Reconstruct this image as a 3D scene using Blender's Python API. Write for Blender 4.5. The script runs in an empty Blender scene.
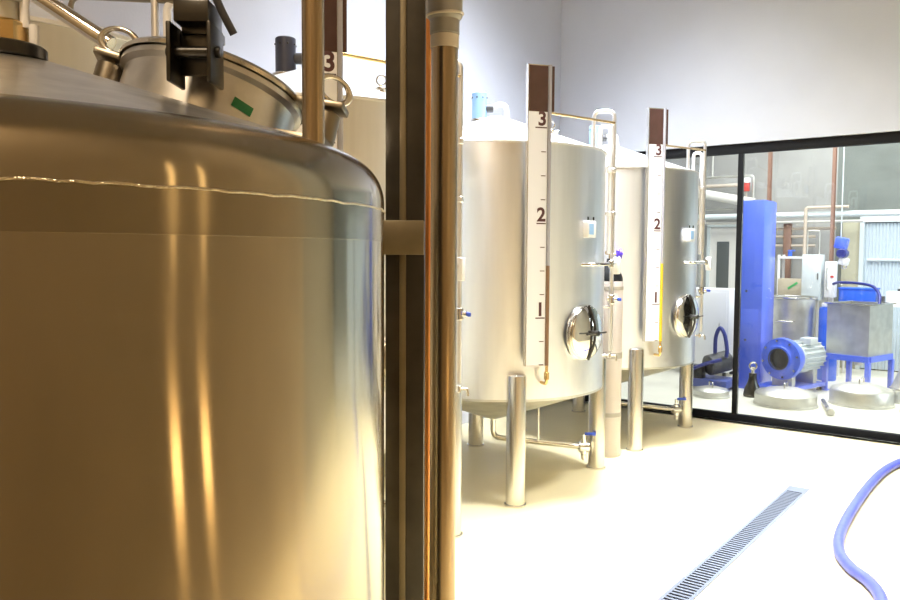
import bpy, bmesh, math, random
from mathutils import Vector, Matrix
random.seed(4)
R_ = math.radians
PI = math.pi
col = bpy.context.scene.collection
scene = bpy.context.scene

# ------------------------------------------------------------------ materials
def mat(name, color, rough=0.5, metal=0.0, spec=0.5, noise=0.0, nscale=8.0, bump=0.0, bscale=40.0,
        stretch=None, aniso=0.0, coat=0.0, color2=None):
    m = bpy.data.materials.new(name); m.use_nodes = True
    nt = m.node_tree; b = nt.nodes['Principled BSDF']
    b.inputs['Base Color'].default_value = (*color, 1)
    b.inputs['Roughness'].default_value = rough
    b.inputs['Metallic'].default_value = metal
    b.inputs['Specular IOR Level'].default_value = spec
    b.inputs['Coat Weight'].default_value = coat
    if aniso:
        b.inputs['Anisotropic'].default_value = aniso; b.inputs['Anisotropic Rotation'].default_value = .25
        tg = nt.nodes.new('ShaderNodeTangent'); tg.direction_type = 'RADIAL'; tg.axis = 'Z'
        nt.links.new(tg.outputs['Tangent'], b.inputs['Tangent'])
    tc = nt.nodes.new('ShaderNodeTexCoord'); mp = nt.nodes.new('ShaderNodeMapping')
    nt.links.new(tc.outputs['Object'], mp.inputs['Vector'])
    if stretch: mp.inputs['Scale'].default_value = stretch
    if noise or color2:
        n = nt.nodes.new('ShaderNodeTexNoise'); n.inputs['Scale'].default_value = nscale
        n.inputs['Detail'].default_value = 5
        nt.links.new(mp.outputs['Vector'], n.inputs['Vector'])
        mx = nt.nodes.new('ShaderNodeMix'); mx.data_type = 'RGBA'
        c2 = color2 or tuple(max(0, c * (1 - noise)) for c in color)
        mx.inputs[6].default_value = (*color, 1); mx.inputs[7].default_value = (*c2, 1)
        rp = nt.nodes.new('ShaderNodeMapRange'); rp.inputs[1].default_value = .35; rp.inputs[2].default_value = .68
        nt.links.new(n.outputs['Fac'], rp.inputs[0]); nt.links.new(rp.outputs[0], mx.inputs[0])
        nt.links.new(mx.outputs[2], b.inputs['Base Color'])
    if bump:
        n2 = nt.nodes.new('ShaderNodeTexNoise'); n2.inputs['Scale'].default_value = bscale
        nt.links.new(mp.outputs['Vector'], n2.inputs['Vector'])
        bp = nt.nodes.new('ShaderNodeBump'); bp.inputs['Strength'].default_value = bump; bp.inputs['Distance'].default_value = .01
        nt.links.new(n2.outputs['Fac'], bp.inputs['Height']); nt.links.new(bp.outputs['Normal'], b.inputs['Normal'])
    return m

M = {}
M['tank'] = mat('tank_steel', (.88, .89, .91), .40, 1, noise=.10, nscale=3, stretch=(3, 3, .25), aniso=.55)
M['tank_roof'] = mat('tank_roof_steel', (.92, .92, .91), .55, 1, noise=.05, nscale=5)
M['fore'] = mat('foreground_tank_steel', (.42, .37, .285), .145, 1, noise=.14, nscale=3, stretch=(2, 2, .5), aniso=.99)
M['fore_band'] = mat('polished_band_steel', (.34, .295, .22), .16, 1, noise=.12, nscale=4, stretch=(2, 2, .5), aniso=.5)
M['fore_roof'] = mat('foreground_roof_steel', (.74, .73, .71), .32, 1, noise=.22, nscale=14)
M['weld'] = mat('weld_bead', (.55, .48, .36), .3, 1, bump=.8, bscale=90)
M['steel'] = mat('steel', (.72, .69, .63), .22, 1, noise=.08, nscale=12)
M['palesteel'] = mat('pale_pipe_steel', (.86, .86, .86), .38, 1)
M['leg'] = mat('leg_steel', (.74, .70, .62), .27, 1, noise=.08, nscale=6, stretch=(2, 2, .3), aniso=.3)
M['chrome'] = mat('polished_steel', (.80, .79, .77), .07, 1)
M['mattsteel'] = mat('matt_steel', (.72, .71, .66), .45, 1, noise=.2, nscale=7)
M['darksteel'] = mat('dark_steel', (.088, .085, .08), .3, 1, noise=.25, nscale=9)
M['mattdark'] = mat('brownish_cast_steel', (.30, .26, .20), .35, 1, noise=.2, nscale=9)
M['bracket'] = mat('brownish_bracket', (.27, .235, .165), .4, 1, noise=.2, nscale=9)
M['brownrefl'] = mat('brown_reflection_panel', (.075, .035, .028), .25, 0, noise=.2, nscale=10, coat=.3)  # brown reflection seen in bare steel, put into the base colour
M['scale'] = mat('scale_white', (.82, .82, .85), .4)
M['ink'] = mat('dark_red_ink', (.07, .018, .018), .5)
M['cider'] = mat('brown_liquid', (.23, .13, .075), .2, coat=.4)
M['yellow'] = mat('yellow_liquid', (.62, .42, .03), .2, coat=.4)
M['greytube'] = mat('empty_sight_tube', (.36, .35, .38), .15, coat=.5)
M['whitetube'] = mat('white_hose', (.86, .86, .88), .35)
M['lightblue'] = mat('light_blue_paint', (.30, .50, .80), .35)
M['motordark'] = mat('dark_slate', (.05, .055, .085), .4)
M['bluehandle'] = mat('blue_handle', (.04, .10, .62), .35)
M['violet'] = mat('violet_plastic', (.10, .05, .62), .35)
M['whiteplastic'] = mat('white_plastic', (.85, .85, .86), .4)
M['gasgrey'] = mat('grey_cylinder_paint', (.56, .50, .47), .45, noise=.08, nscale=5)
M['gasband'] = mat('cylinder_band', (.33, .30, .25), .5)
M['black'] = mat('black_paint', (.012, .012, .013), .35)
M['frame'] = mat('black_frame', (.008, .008, .009), .6, spec=.2, noise=.2, nscale=5)
M['brass'] = mat('brass', (.72, .50, .22), .25, 1)
M['copper'] = mat('copper', (.90, .50, .18), .35, 1, noise=.25, nscale=2, color2=(.75, .26, .09))
M['pipe'] = mat('brown_grey_pipe', (.46, .36, .235), .25, 1, noise=.2, nscale=5, stretch=(1, 1, .2))
M['pvc'] = mat('grey_pvc', (.30, .29, .26), .4)
M['tape'] = mat('beige_collar', (.60, .54, .44), .5)
M['hose'] = mat('blue_hose', (.10, .125, .66), .42, noise=.15, nscale=20)
M['grate'] = mat('galvanised_grate', (.20, .225, .28), .5, .3)
M['trough'] = mat('drain_trough', (.03, .032, .05), .7)
M['floor'] = mat('epoxy_floor', (.84, .73, .45), .4, 0, noise=.10, nscale=1.1, color2=(.80, .68, .40), bump=.04, bscale=3)
M['wallw'] = mat('white_wall', (.58, .605, .70), .8, noise=.03, nscale=2, bump=.1, bscale=60)
M['wallb'] = mat('wall_white_above_glass', (.60, .62, .68), .8, noise=.04, nscale=2, bump=.1, bscale=60)
M['tan'] = mat('tan_wall', (.45, .36, .235), .8, noise=.2, nscale=1.2)
M['cream'] = mat('cream_wall', (.33, .30, .225), .8, noise=.1, nscale=1.2)
M['cdark'] = mat('dark_ceiling', (.26, .21, .16), .9)
M['ceil'] = mat('ceiling_white', (.7, .7, .7), .9)
M['concrete'] = mat('concrete_wall', (.36, .36, .35), .85, noise=.22, nscale=1.4, bump=.2, bscale=20)
M['concdark'] = mat('dark_concrete_wall', (.17, .19, .178), .85, noise=.2, nscale=1.6, stretch=(1, 1, 2.5), bump=.2, bscale=20)
M['farfloor'] = mat('far_floor', (.76, .74, .64), .4, noise=.08, nscale=1.5)
M['blue'] = mat('blue_machine_paint', (.09, .17, .86), .3, noise=.08, nscale=3, coat=.3)
M['blue2'] = mat('bright_blue_plastic', (.03, .13, .72), .4)
M['paleblue'] = mat('pale_blue_door', (.58, .66, .72), .5)
M['palegrey'] = mat('pale_grey_cabinet', (.62, .68, .70), .45)
M['brownpost'] = mat('brown_steel_post', (.22, .12, .085), .5)
M['motor'] = mat('motor_grey_paint', (.62, .66, .66), .4)
M['pipewhite'] = mat('white_pipe', (.74, .72, .68), .4)
M['pipebeige'] = mat('beige_pipe', (.52, .44, .36), .45)
M['red'] = mat('red_paint', (.55, .06, .05), .4)
M['green'] = mat('green_sticker', (.01, .16, .05), .5)
M['greenbright'] = mat('green_plastic', (.04, .42, .12), .4)
M['darkgrey'] = mat('dark_grey_plastic', (.06, .06, .065), .45)
M['dkblue'] = mat('dark_blue_hose', (.02, .03, .22), .4)
M['winddark'] = mat('dark_door_glass', (.10, .11, .11), .15)

g = bpy.data.materials.new('pane_glass'); g.use_nodes = True
nt = g.node_tree; nt.nodes.clear()
out = nt.nodes.new('ShaderNodeOutputMaterial'); mixs = nt.nodes.new('ShaderNodeMixShader')
tr = nt.nodes.new('ShaderNodeBsdfTransparent'); tr.inputs[0].default_value = (.95, .97, .96, 1)
gl = nt.nodes.new('ShaderNodeBsdfGlossy'); gl.inputs['Roughness'].default_value = .01
fr = nt.nodes.new('ShaderNodeFresnel'); fr.inputs[0].default_value = 1.5
nt.links.new(fr.outputs[0], mixs.inputs[0]); nt.links.new(tr.outputs[0], mixs.inputs[1]); nt.links.new(gl.outputs[0], mixs.inputs[2])
nt.links.new(mixs.outputs[0], out.inputs['Surface'])
M['glass'] = g

# ------------------------------------------------------------------ mesh helpers
class MB:
    def __init__(s): s.bm = bmesh.new()
    def box(s, c, size, rot=None, bevel=0.0):
        b = bmesh.new(); bmesh.ops.create_cube(b, size=1)
        bmesh.ops.scale(b, vec=size, verts=b.verts)
        if bevel:
            bmesh.ops.bevel(b, geom=list(b.edges), offset=bevel, segments=2, affect='EDGES', profile=.5)
        mt = Matrix.Translation(c)
        if rot is not None: mt = mt @ rot
        bmesh.ops.transform(b, matrix=mt, verts=b.verts); s.join(b); return s
    def join(s, b):
        me = bpy.data.meshes.new('tmp'); b.to_mesh(me); b.free(); s.bm.from_mesh(me); bpy.data.meshes.remove(me)
    def lathe(s, prof, seg=32, mt=None, arc=None):
        """prof: (r,z) list bottom to top outside; r==0 makes a pole"""
        b = bmesh.new(); rings = []
        for r, z in prof:
            if r <= 1e-6: rings.append([b.verts.new((0, 0, z))])
            else: rings.append([b.verts.new((r * math.cos(2 * PI * i / seg), r * math.sin(2 * PI * i / seg), z)) for i in range(seg)])
        for A, B in zip(rings, rings[1:]):
            if len(A) == 1 and len(B) == 1: continue
            for i in range(seg):
                j = (i + 1) % seg
                if len(A) == 1: b.faces.new((A[0], B[j], B[i]))
                elif len(B) == 1: b.faces.new((A[i], A[j], B[0]))
                else: b.faces.new((A[i], A[j], B[j], B[i]))
        bmesh.ops.recalc_face_normals(b, faces=b.faces)
        if mt is not None: bmesh.ops.transform(b, matrix=mt, verts=b.verts)
        s.join(b); return s
    def cyl(s, p0, p1, r, seg=24, bevel=0.0, r2=None):
        p0 = Vector(p0); p1 = Vector(p1); d = p1 - p0; L = d.length
        q = Vector((0, 0, 1)).rotation_difference(d.normalized())
        mt = Matrix.Translation(p0) @ q.to_matrix().to_4x4()
        r2 = r if r2 is None else r2
        bv = bevel
        pr = [(0, 0), (r - bv, 0), (r, bv), (r2, L - bv), (r2 - bv, L), (0, L)] if bv else [(0, 0), (r, 0), (r2, L), (0, L)]
        return s.lathe(pr, seg, mt)
    def tube(s, pts, r, seg=14, fil=0.0):
        pts = [Vector(p) for p in pts]
        if fil: pts = fillet(pts, fil)
        b = bmesh.new(); rings = []; n = len(pts)
        t0 = (pts[1] - pts[0]).normalized()
        up = Vector((0, 0, 1)) if abs(t0.z) < .9 else Vector((1, 0, 0))
        u = t0.cross(up).normalized(); prev = t0
        for i, p in enumerate(pts):
            if i == 0: t = t0
            elif i == n - 1: t = (pts[-1] - pts[-2]).normalized()
            else: t = ((pts[i + 1] - p).normalized() + (p - pts[i - 1]).normalized()).normalized()
            u = prev.rotation_difference(t) @ u; u = (u - t * u.dot(t)).normalized(); w = t.cross(u); prev = t
            rings.append([b.verts.new(p + (u * math.cos(2 * PI * k / seg) + w * math.sin(2 * PI * k / seg)) * r) for k in range(seg)])
        for A, B in zip(rings, rings[1:]):
            for k in range(seg):
                b.faces.new((A[k], A[(k + 1) % seg], B[(k + 1) % seg], B[k]))
        b.faces.new(list(reversed(rings[0]))); b.faces.new(rings[-1])
        bmesh.ops.recalc_face_normals(b, faces=b.faces)
        s.join(b); return s
    def torus(s, mt, R, r, seg=32, sub=10):
        b = bmesh.new(); rings = []
        for i in range(seg):
            a = 2 * PI * i / seg
            rings.append([b.verts.new(((R + r * math.cos(2 * PI * k / sub)) * math.cos(a), (R + r * math.cos(2 * PI * k / sub)) * math.sin(a), r * math.sin(2 * PI * k / sub))) for k in range(sub)])
        for i in range(seg):
            A = rings[i]; B = rings[(i + 1) % seg]
            for k in range(sub): b.faces.new((A[k], B[k], B[(k + 1) % sub], A[(k + 1) % sub]))
        bmesh.ops.recalc_face_normals(b, faces=b.faces)
        bmesh.ops.transform(b, matrix=mt, verts=b.verts); s.join(b); return s
    def sphere(s, c, r, sc=(1, 1, 1)):
        b = bmesh.new(); bmesh.ops.create_uvsphere(b, u_segments=20, v_segments=12, radius=r)
        bmesh.ops.scale(b, vec=sc, verts=b.verts); bmesh.ops.translate(b, vec=c, verts=b.verts); s.join(b); return s
    def build(s, name, m, parent=None, label=None, loc=None):
        me = bpy.data.meshes.new(name)
        bm = s.bm
        for e in bm.edges:
            if len(e.link_faces) == 2 and e.calc_face_angle(0) > R_(38): e.smooth = False
        for f in bm.faces: f.smooth = True
        bm.to_mesh(me); bm.free()
        me.materials.append(M[m] if isinstance(m, str) else m)
        o = bpy.data.objects.new(name, me); col.objects.link(o)
        if parent is not None: o.parent = parent
        if loc is not None: o.location = loc
        if label: o['label'] = label
        return o

def fillet(pts, r, n=7):
    res = [pts[0]]
    for a, p, c in zip(pts, pts[1:], pts[2:]):
        d1 = (a - p); d2 = (c - p); L = min(r, d1.length * .49, d2.length * .49)
        p1 = p + d1.normalized() * L; p2 = p + d2.normalized() * L
        for i in range(n + 1):
            t = i / n; res.append(p1 * (1 - t) ** 2 + p * 2 * t * (1 - t) + p2 * t * t)
    res.append(pts[-1]); return res

def frame(o, n, up=(0, 0, 1)):
    """matrix: local z = n, local y ~ up"""
    z = Vector(n).normalized(); x = Vector(up).cross(z)
    if x.length < 1e-4: x = Vector((1, 0, 0))
    x.normalize(); y = z.cross(x)
    m = Matrix((x, y, z)).transposed().to_4x4(); m.translation = Vector(o); return m

def thing(name, label, cat, loc=(0, 0, 0), rotz=0, group=None):
    o = bpy.data.objects.new(name, None); col.objects.link(o); o.empty_display_size = .1
    o.location = loc; o.rotation_euler = (0, 0, rotz)
    return tag(o, label, cat, group)
def tag(o, label, cat, group=None):
    o['label'] = label; o['category'] = cat
    if group: o['group'] = group
    return o
def struct(o, label=None):
    o['kind'] = 'structure'
    if label: o['label'] = label
    return o
def copy_tree(o, parent=None):
    c = o.copy(); col.objects.link(c)
    if parent is not None: c.parent = parent
    for ch in list(o.children): copy_tree(ch, c)
    return c
def numeral(txt, size, mt, parent, m='ink'):
    cu = bpy.data.curves.new('numeral', 'FONT'); cu.body = txt; cu.size = size; cu.extrude = .0006; cu.offset = .0035
    cu.align_x = 'RIGHT'
    tmp = bpy.data.objects.new('numeral_tmp', cu); col.objects.link(tmp)
    dg = bpy.context.evaluated_depsgraph_get()
    me = bpy.data.meshes.new_from_object(tmp.evaluated_get(dg))
    bpy.data.objects.remove(tmp); bpy.data.curves.remove(cu)
    me.transform(mt); me.materials.clear(); me.materials.append(M[m])
    o = bpy.data.objects.new('numeral', me); col.objects.link(o); o.parent = parent
    o['label'] = 'dark red numeral ' + txt
    return o
def pol(r, a, z=0.0):
    return Vector((r * math.cos(R_(a)), r * math.sin(R_(a)), z))

# ------------------------------------------------------------------ room shell
XL, XR, XN = -4.6, 1.0, 1.0
YB, YM, YP, YP2, YF = -3.6, 4.2, 8.06, 8.14, 13.0
ZC = 6.2
dx0, dx1, dy0, dy1 = -1.485, -1.345, .9, 6.04
fm = MB()
for (x0, x1, y0, y1) in ((XL, dx0, YB, YP), (dx1, XR, YB, YP), (dx0, dx1, YB, dy0), (dx0, dx1, dy1, YP)):
    fm.box(((x0 + x1) / 2, (y0 + y1) / 2, -.06), (x1 - x0, y1 - y0, .12))
struct(fm.build('floor', 'floor'), 'pale cream epoxy floor')
struct(MB().box(((XL + XR) / 2, (YP + YF) / 2 + .0, -.06), (XR - XL + 8, YF - YP + .2, .12)).build('floor_back_room', 'farfloor'), 'pale floor behind the glass partition')
struct(MB().box(((XL + XR) / 2, (YB + YP) / 2, ZC + .1), (XR - XL + .4, YP - YB + .6, .2)).build('ceiling', 'cdark'))
struct(MB().box((XL - .1, (YB + YP) / 2, ZC / 2), (.2, YP - YB, ZC)).build('wall_left', 'wallw'), 'tall white wall behind the row of tanks')
struct(MB().box(((XL + XR) / 2, (YP + YP2) / 2 + .02, (2.81 + ZC) / 2), (XR - XL + .4, .16, ZC - 2.81)).build('wall_front', 'wallb'), 'white wall above the glass partition')
struct(MB().box(((XL + XR) / 2, YB - .1, ZC / 2), (XR - XL, .2, ZC)).build('wall_back', 'tan'))
struct(MB().box((XN + .1, (YB + YM) / 2, ZC / 2), (.2, YM - YB, ZC)).build('wall_right', 'tan'))
struct(MB().box((XN + .1, (YM + YP) / 2, ZC / 2), (.2, YP - YM, ZC)).build('wall_right_aisle', 'cream'))
# back room
ZC2 = 4.6
struct(MB().box(((XL + XR) / 2, (YP2 + YF) / 2, ZC2 + .1), (XR - XL + 8, YF - YP2, .2)).build('ceiling_back_room', 'ceil'))
struct(MB().box((-4.65, YF + .1, ZC2 / 2), (4.0, .2, ZC2)).build('wall_far', 'concrete'), 'light grey concrete wall of the back room')
struct(MB().box((.35, YF + .1, ZC2 / 2), (6.0, .2, ZC2)).build('wall_far_right', 'concdark'), 'darker grey concrete wall of the back room')
struct(MB().box((-6.6, (YP2 + YF) / 2, ZC2 / 2), (.2, YF - YP2, ZC2)).build('wall_far_left', 'concrete'))
struct(MB().box((3.3, (YP2 + YF) / 2, ZC2 / 2), (.2, YF - YP2, ZC2)).build('wall_far_side', 'concrete'))

# glass partition
win = MB().box(((XL + XR) / 2, (YP + YP2) / 2, 2.76), (XR - XL, .07, .095), bevel=.004).build('window_1', 'frame')
struct(win, 'black framed glass partition between the tank hall and the back room')
MB().box(((XL + XR) / 2, (YP + YP2) / 2, .035), (XR - XL, .07, .07), bevel=.004).build('bottom_rail', 'frame', win)
mull = [-4.56, -2.545, -.70, .96]
for x in mull: MB().box((x, (YP + YP2) / 2, 1.39), (.048, .06, 2.66), bevel=.003).build('mullion', 'frame', win)
for a, b in zip(mull, mull[1:]):
    MB().box(((a + b) / 2, (YP + YP2) / 2, 1.39), (b - a - .05, .010, 2.65)).build('glass_pane', 'glass', win)

# floor drain
fd = thing('floor_drain', 'long grey slotted drain channel set in the cream floor', 'drain', ((dx0 + dx1) / 2, (dy0 + dy1) / 2, 0))
L = dy1 - dy0; W = dx1 - dx0
t = MB(); t.box((0, 0, -.055), (W, L, .006)); 
t.box((-W / 2 + .002, 0, -.03), (.004, L, .05)); t.box((W / 2 - .002, 0, -.03), (.004, L, .05)); t.build('trough', 'trough', fd)
gr = MB()
gr.box((-W / 2 + .0095, 0, .001), (.019, L, .008)); gr.box((W / 2 - .0095, 0, .001), (.019, L, .008))
gr.box((0, L / 2 - .07, .001), (W - .036, .14, .008))
n = int((L - .16) / .035)
for i in range(n):
    gr.box((0, L / 2 - .17 - i * .035, .001), (W - .036, .017, .006))
gr.build('grate', 'grate', fd)

# blue hose on the floor
hp = [(-.55, 7.9), (-.80, 7.55), (-.93, 7.18), (-.996, 6.69), (-1.003, 6.0), (-.975, 5.28), (-.915, 4.83), (-.81, 4.58), (-.70, 4.44), (-.62, 4.28), (-.55, 4.02), (-.42, 3.6), (-.1, 3.2), (.4, 3.0)]
def smooth(pts, n=6):
    P = [Vector((p[0], p[1], p[2] if len(p) > 2 else 0)) for p in pts]; res = []
    for i in range(len(P) - 1):
        a = P[max(i - 1, 0)]; b = P[i]; c = P[i + 1]; d = P[min(i + 2, len(P) - 1)]
        for k in range(n):
            t = k / n
            res.append(.5 * ((2 * b) + (c - a) * t + (2 * a - 5 * b + 4 * c - d) * t * t + (3 * b - 3 * c + d - a) * t ** 3))
    res.append(P[-1]); return res
tag(MB().tube([(p.x, p.y, .031) for p in smooth(hp)], .031, 14).build('hose', 'hose'), 'thick blue hose curving across the cream floor', 'hose')

# ------------------------------------------------------------------ storage tanks in the row
RT = .83; ZB, ZT, ZA = .705, 2.435, 2.745
def roof_z(r): return ZT + .012 + (ZA - ZT - .012) * (1 - r / RT)
def make_tank():
    root = thing('storage_tank', '', 'tank')
    MB().lathe([(RT - .006, ZB), (RT, ZB + .004), (RT, ZT - .004), (RT - .004, ZT)], 96).build('shell', 'tank', root)
    rf = MB().lathe([(RT - .01, ZT - .004), (RT + .006, ZT - .002), (RT + .006, ZT + .010), (RT - .03, ZT + .022), (.08, ZA - .02), (.06, ZA - .012), (0, ZA - .010)], 96).build('roof', 'tank_roof', root)
    MB().lathe([(0, .42), (.06, .425), (RT - .03, ZB - .012), (RT + .001, ZB - .003), (RT + .001, ZB + .012), (RT - .004, ZB + .012)], 96).build('cone_bottom', 'mattsteel', root)
    for a in (-45, 45, 135, 225):
        p = pol(.835, a)
        lm = MB().lathe([(0, 0), (.075, 0), (.075, .012), (.0655, .014), (.0655, .872), (.062, .884), (.05, .892), (0, .896)], 32)
        lm.build('leg', 'leg', root, loc=(p.x, p.y, 0))
    # level gauge
    A = -36.8; nrm = pol(1, A); tan = Vector((-nrm.y, nrm.x, 0))
    F = Matrix((tan, Vector((0, 0, 1)), nrm)).transposed().to_4x4(); F.translation = pol(.90, A)  # local x right, y up, z out
    def fb(mb, x0, x1, z0, z1, d0, d1, bev=0):
        rot = F.to_3x3().to_4x4()
        return mb.box(F @ Vector(((x0 + x1) / 2, (z0 + z1) / 2, (d0 + d1) / 2)), (x1 - x0, z1 - z0, d1 - d0), rot, bev)
    m = MB()
    fb(m, -.087, .052, .955, 2.925, -.006, 0); fb(m, -.0905, -.086, .955, 2.925, -.03, .012); fb(m, .050, .054, .955, 2.925, -.03, .004)
    for z in (1.15, 1.9, 2.40): fb(m, -.02, .02, z, z + .04, -.09, -.005)
    gz = m.build('level_gauge', 'steel', root)
    m = MB(); fb(m, -.0855, .0495, 2.625, 2.918, .0005, .003); fb(m, .074, .095, 2.625, 2.918, .0, .005); fb(m, .05, .07, 2.66, 2.88, -.012, -.009)  # bare steel strips above the scale, coloured with the brown they reflect
    m.build('brown_reflection_panel', 'brownrefl', gz, 'upper gauge panel with brown reflection painted in')
    m = MB(); fb(m, -.0855, .049, .957, 2.622, .0005, .003); m.build('scale_plate', 'scale', gz, 'white scale plate')
    for i in range(11):
        m = MB(); z = 2.52 - i * .1559
        if i % 4 == 0: fb(m, -.02 if i else -.035, .046, z - .004, z + .004, .003, .0036)
        else: fb(m, .008, .040, z - .003, z + .003, .003, .0036)
        m.build('tick_mark', 'ink', gz)
    for i, tx in enumerate('321'):
        mt = F @ Matrix.Translation((.044, 2.52 - i * .6235 + .016, .0031))
        numeral(tx, .125, mt, gz)
    m = MB(); p = F @ Vector((.064, 0, .004))
    m.cyl((p.x, p.y, 1.62), (p.x, p.y, 2.925), .0125, 16); m.build('sight_tube', 'greytube', gz)
    m = MB(); m.cyl((p.x, p.y, .955), (p.x, p.y, 1.62), .0128, 16); liq = m.build('liquid_column', 'cider', gz, 'brown liquid in the sight tube')
    m = MB(); m.tube([(p.x, p.y, .955), (p.x, p.y, .83), pol(.80, A + 4, .83)], .011, 12, .03)
    m.cyl((p.x, p.y, .86), (p.x, p.y, .91), .018, 16, .003); m.build('gauge_valve', 'brass', gz)
    # hatch
    HA = -7; o = pol(RT - .005, HA, 1.152); HF = frame(o, pol(1, HA))
    m = MB().lathe([(.15, .0), (.194, .0), (.194, .03), (.188, .038), (.176, .04), (.15, .035)], 48, HF)
    h = m.build('hatch', 'steel', root)
    MB().lathe([(.182, .03), (.182, .046), (.176, .052), (.15, .062), (.10, .078), (.05, .086), (0, .088)], 48, HF).build('hatch_door', 'chrome', h)
    m = MB(); rot = HF.to_3x3().to_4x4()
    pts = [HF @ Vector((.0, y, z)) for y, z in ((-.19, .05), (-.12, .082), (-.05, .102), (.05, .102), (.12, .082), (.19, .05))]
    m.tube(pts, .009, 10); m.build('clamp_bar', 'darksteel', h)
    m = MB(); m.tube([HF @ Vector((-.115, 0, .118)), HF @ Vector((0, 0, .122)), HF @ Vector((.115, 0, .118))], .0065, 10)
    m.cyl(HF @ Vector((0, 0, .085)), HF @ Vector((0, 0, .135)), .020, 20, .004); m.build('locking_handle', 'darksteel', h)
    # inverted U pipes
    for nm, r0, r1, zt, zend in (('vent_pipe', .735, .885, 2.755, .97), ('wash_pipe', .785, .858, 2.645, 1.70)):
        m = MB(); a = 27
        m.tube([pol(r0, a, roof_z(r0) - .005), pol(r0, a, zt), pol(r1, a, zt), pol(r1, a, zend)], .0155, 14, .05)
        for z in (2.30, 1.98): m.cyl(pol(r1, a, z), pol(r1, a, z + .035), .022, 16, .004)
        v = m.build(nm, 'whitetube' if nm == 'wash_pipe' else 'palesteel', root)
        if nm == 'vent_pipe':
            for z in (2.0, 1.3): MB().tube([pol(RT - .01, a, z), pol(r1, a, z)], .009, 8).build('pipe_bracket', 'steel', v)
            m = MB(); m.cyl(pol(r1 - .03, a, 1.36), pol(r1 + .045, a, 1.36), .019, 16, .004); m.cyl(pol(r1, a, 1.325), pol(r1, a, 1.395), .025, 16, .005); m.build('pipe_valve', 'steel', v)
            c = pol(r1 + .045, a, 1.36); m = MB(); m.box(c + Vector((.015, -.01, .0)), (.02, .07, .022), Matrix.Rotation(R_(a + 20), 4, 'Z'), .004); m.build('valve_handle', 'bluehandle', v, 'blue valve handle')
    # pressure tap with white valve
    a = 6
    m = MB(); m.tube([pol(RT - .02, -9, 1.625), pol(.90, -6, 1.625), pol(.93, 6, 1.63), pol(.93, 14, 1.63)], .013, 12, .03)
    m.cyl(pol(.93, 7, 1.605), pol(.93, 7, 1.655), .02, 16, .004); tp = m.build('tap_pipe', 'chrome', root)
    MB().box(pol(.935, 16, 1.615), (.05, .055, .125), Matrix.Rotation(R_(16), 4, 'Z'), .01).build('tap_body', 'whiteplastic', tp, 'white valve body')
    # thermometer box
    m = MB(); m.box(pol(RT + .02, -5, 1.87), (.05, .095, .115), Matrix.Rotation(R_(-5), 4, 'Z'), .006); sb = m.build('thermometer_box', 'whiteplastic', root)
    m = MB(); m.box(pol(RT + .046, -6, 1.87), (.004, .055, .075), Matrix.Rotation(R_(-5), 4, 'Z')); m.build('display', 'lightblue', sb)
    for da in (-7.3, -2.7):
        m = MB(); m.cyl(pol(RT + .03, da, 1.93), pol(RT + .03, da, 1.955), .006, 10); m.build('screw_stud', 'darksteel', sb)
    # sampling tap low on the shell
    m = MB(); m.tube([pol(RT - .02, 30, .93), pol(.93, 30, .93), pol(.93, 30, .89)], .009, 10, .015); m.cyl(pol(.88, 30, .91), pol(.88, 30, .95), .014, 12, .003)
    m.build('sampling_tap', 'steel', root)
    # roof gear
    mx, my = -.10, -.075
    m = MB(); m.cyl((mx, my, 2.70), (mx, my, 2.915), .058, 28, .006); mo = m.build('roof_motor', 'lightblue', root, 'light blue motor housing')
    for k in range(8):
        m = MB(); q = Vector((mx + .0585 * math.cos(k * PI / 4 + .3), my + .0585 * math.sin(k * PI / 4 + .3), 2.875)); m.sphere(q, .006); m.build('bolt', 'darksteel', mo)
    MB().cyl((mx, my, 2.69), (mx, my, 2.715), .075, 28, .005).build('motor_flange', 'steel', mo)
    r = Vector((.792, .61, 0)); c = Vector((mx, my, 0))
    m = MB(); m.cyl(c + r * .05 + Vector((0, 0, 2.80)), c + r * .105 + Vector((0, 0, 2.80)), .032, 20, .004); el = m.build('elbow_flange', 'darkgrey', mo)
    m = MB(); m.tube([c + r * .10 + Vector((0, 0, 2.805)), c + r * .15 + Vector((0, 0, 2.83)), c + r * .2 + Vector((0, 0, 2.82)), c + r * .215 + Vector((0, 0, 2.66))], .021, 14, .05); m.build('elbow_pipe', 'whitetube', mo)
    # relief valve
    c = Vector((.333, .256, 0)); z0 = roof_z(.42)
    m = MB(); m.cyl(c + Vector((0, 0, z0 - .01)), c + Vector((0, 0, z0 + .05)), .02, 16, .004); m.cyl(c + Vector((0, 0, z0 + .03)), c + Vector((0, 0, z0 + .045)), .035, 16, .003)
    m.tube([c + Vector((-.04, -.02, z0 + .03)), c + Vector((.05, .03, z0 + .03))], .014, 12)
    rv = m.build('relief_valve', 'steel', root)
    MB().torus(Matrix.Translation(c + Vector((0, 0, z0 + .085))) @ Matrix.Rotation(R_(90), 4, 'X') @ Matrix.Rotation(R_(35), 4, 'Y'), .028, .006, 20, 8).build('pull_ring', 'steel', rv)
    # brace rod from gauge to pipe
    MB().tube([pol(.895, -33, 2.62), pol(.885, 25, 2.665)], .009, 10).build('brace_rod', 'brass', root)
    # bottom drain
    q = pol(.80, 45)
    m = MB(); m.tube([(0, 0, .43), (0, 0, .27), (q.x - .035, q.y - .12, .19)], .021, 16, .06); m.tube([(.30, .18, .255), (.30, .18, .62)], .008, 10)
    dr = m.build('drain_pipe', 'steel', root)
    e = Vector((q.x - .02, q.y - .105, .188))
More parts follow.
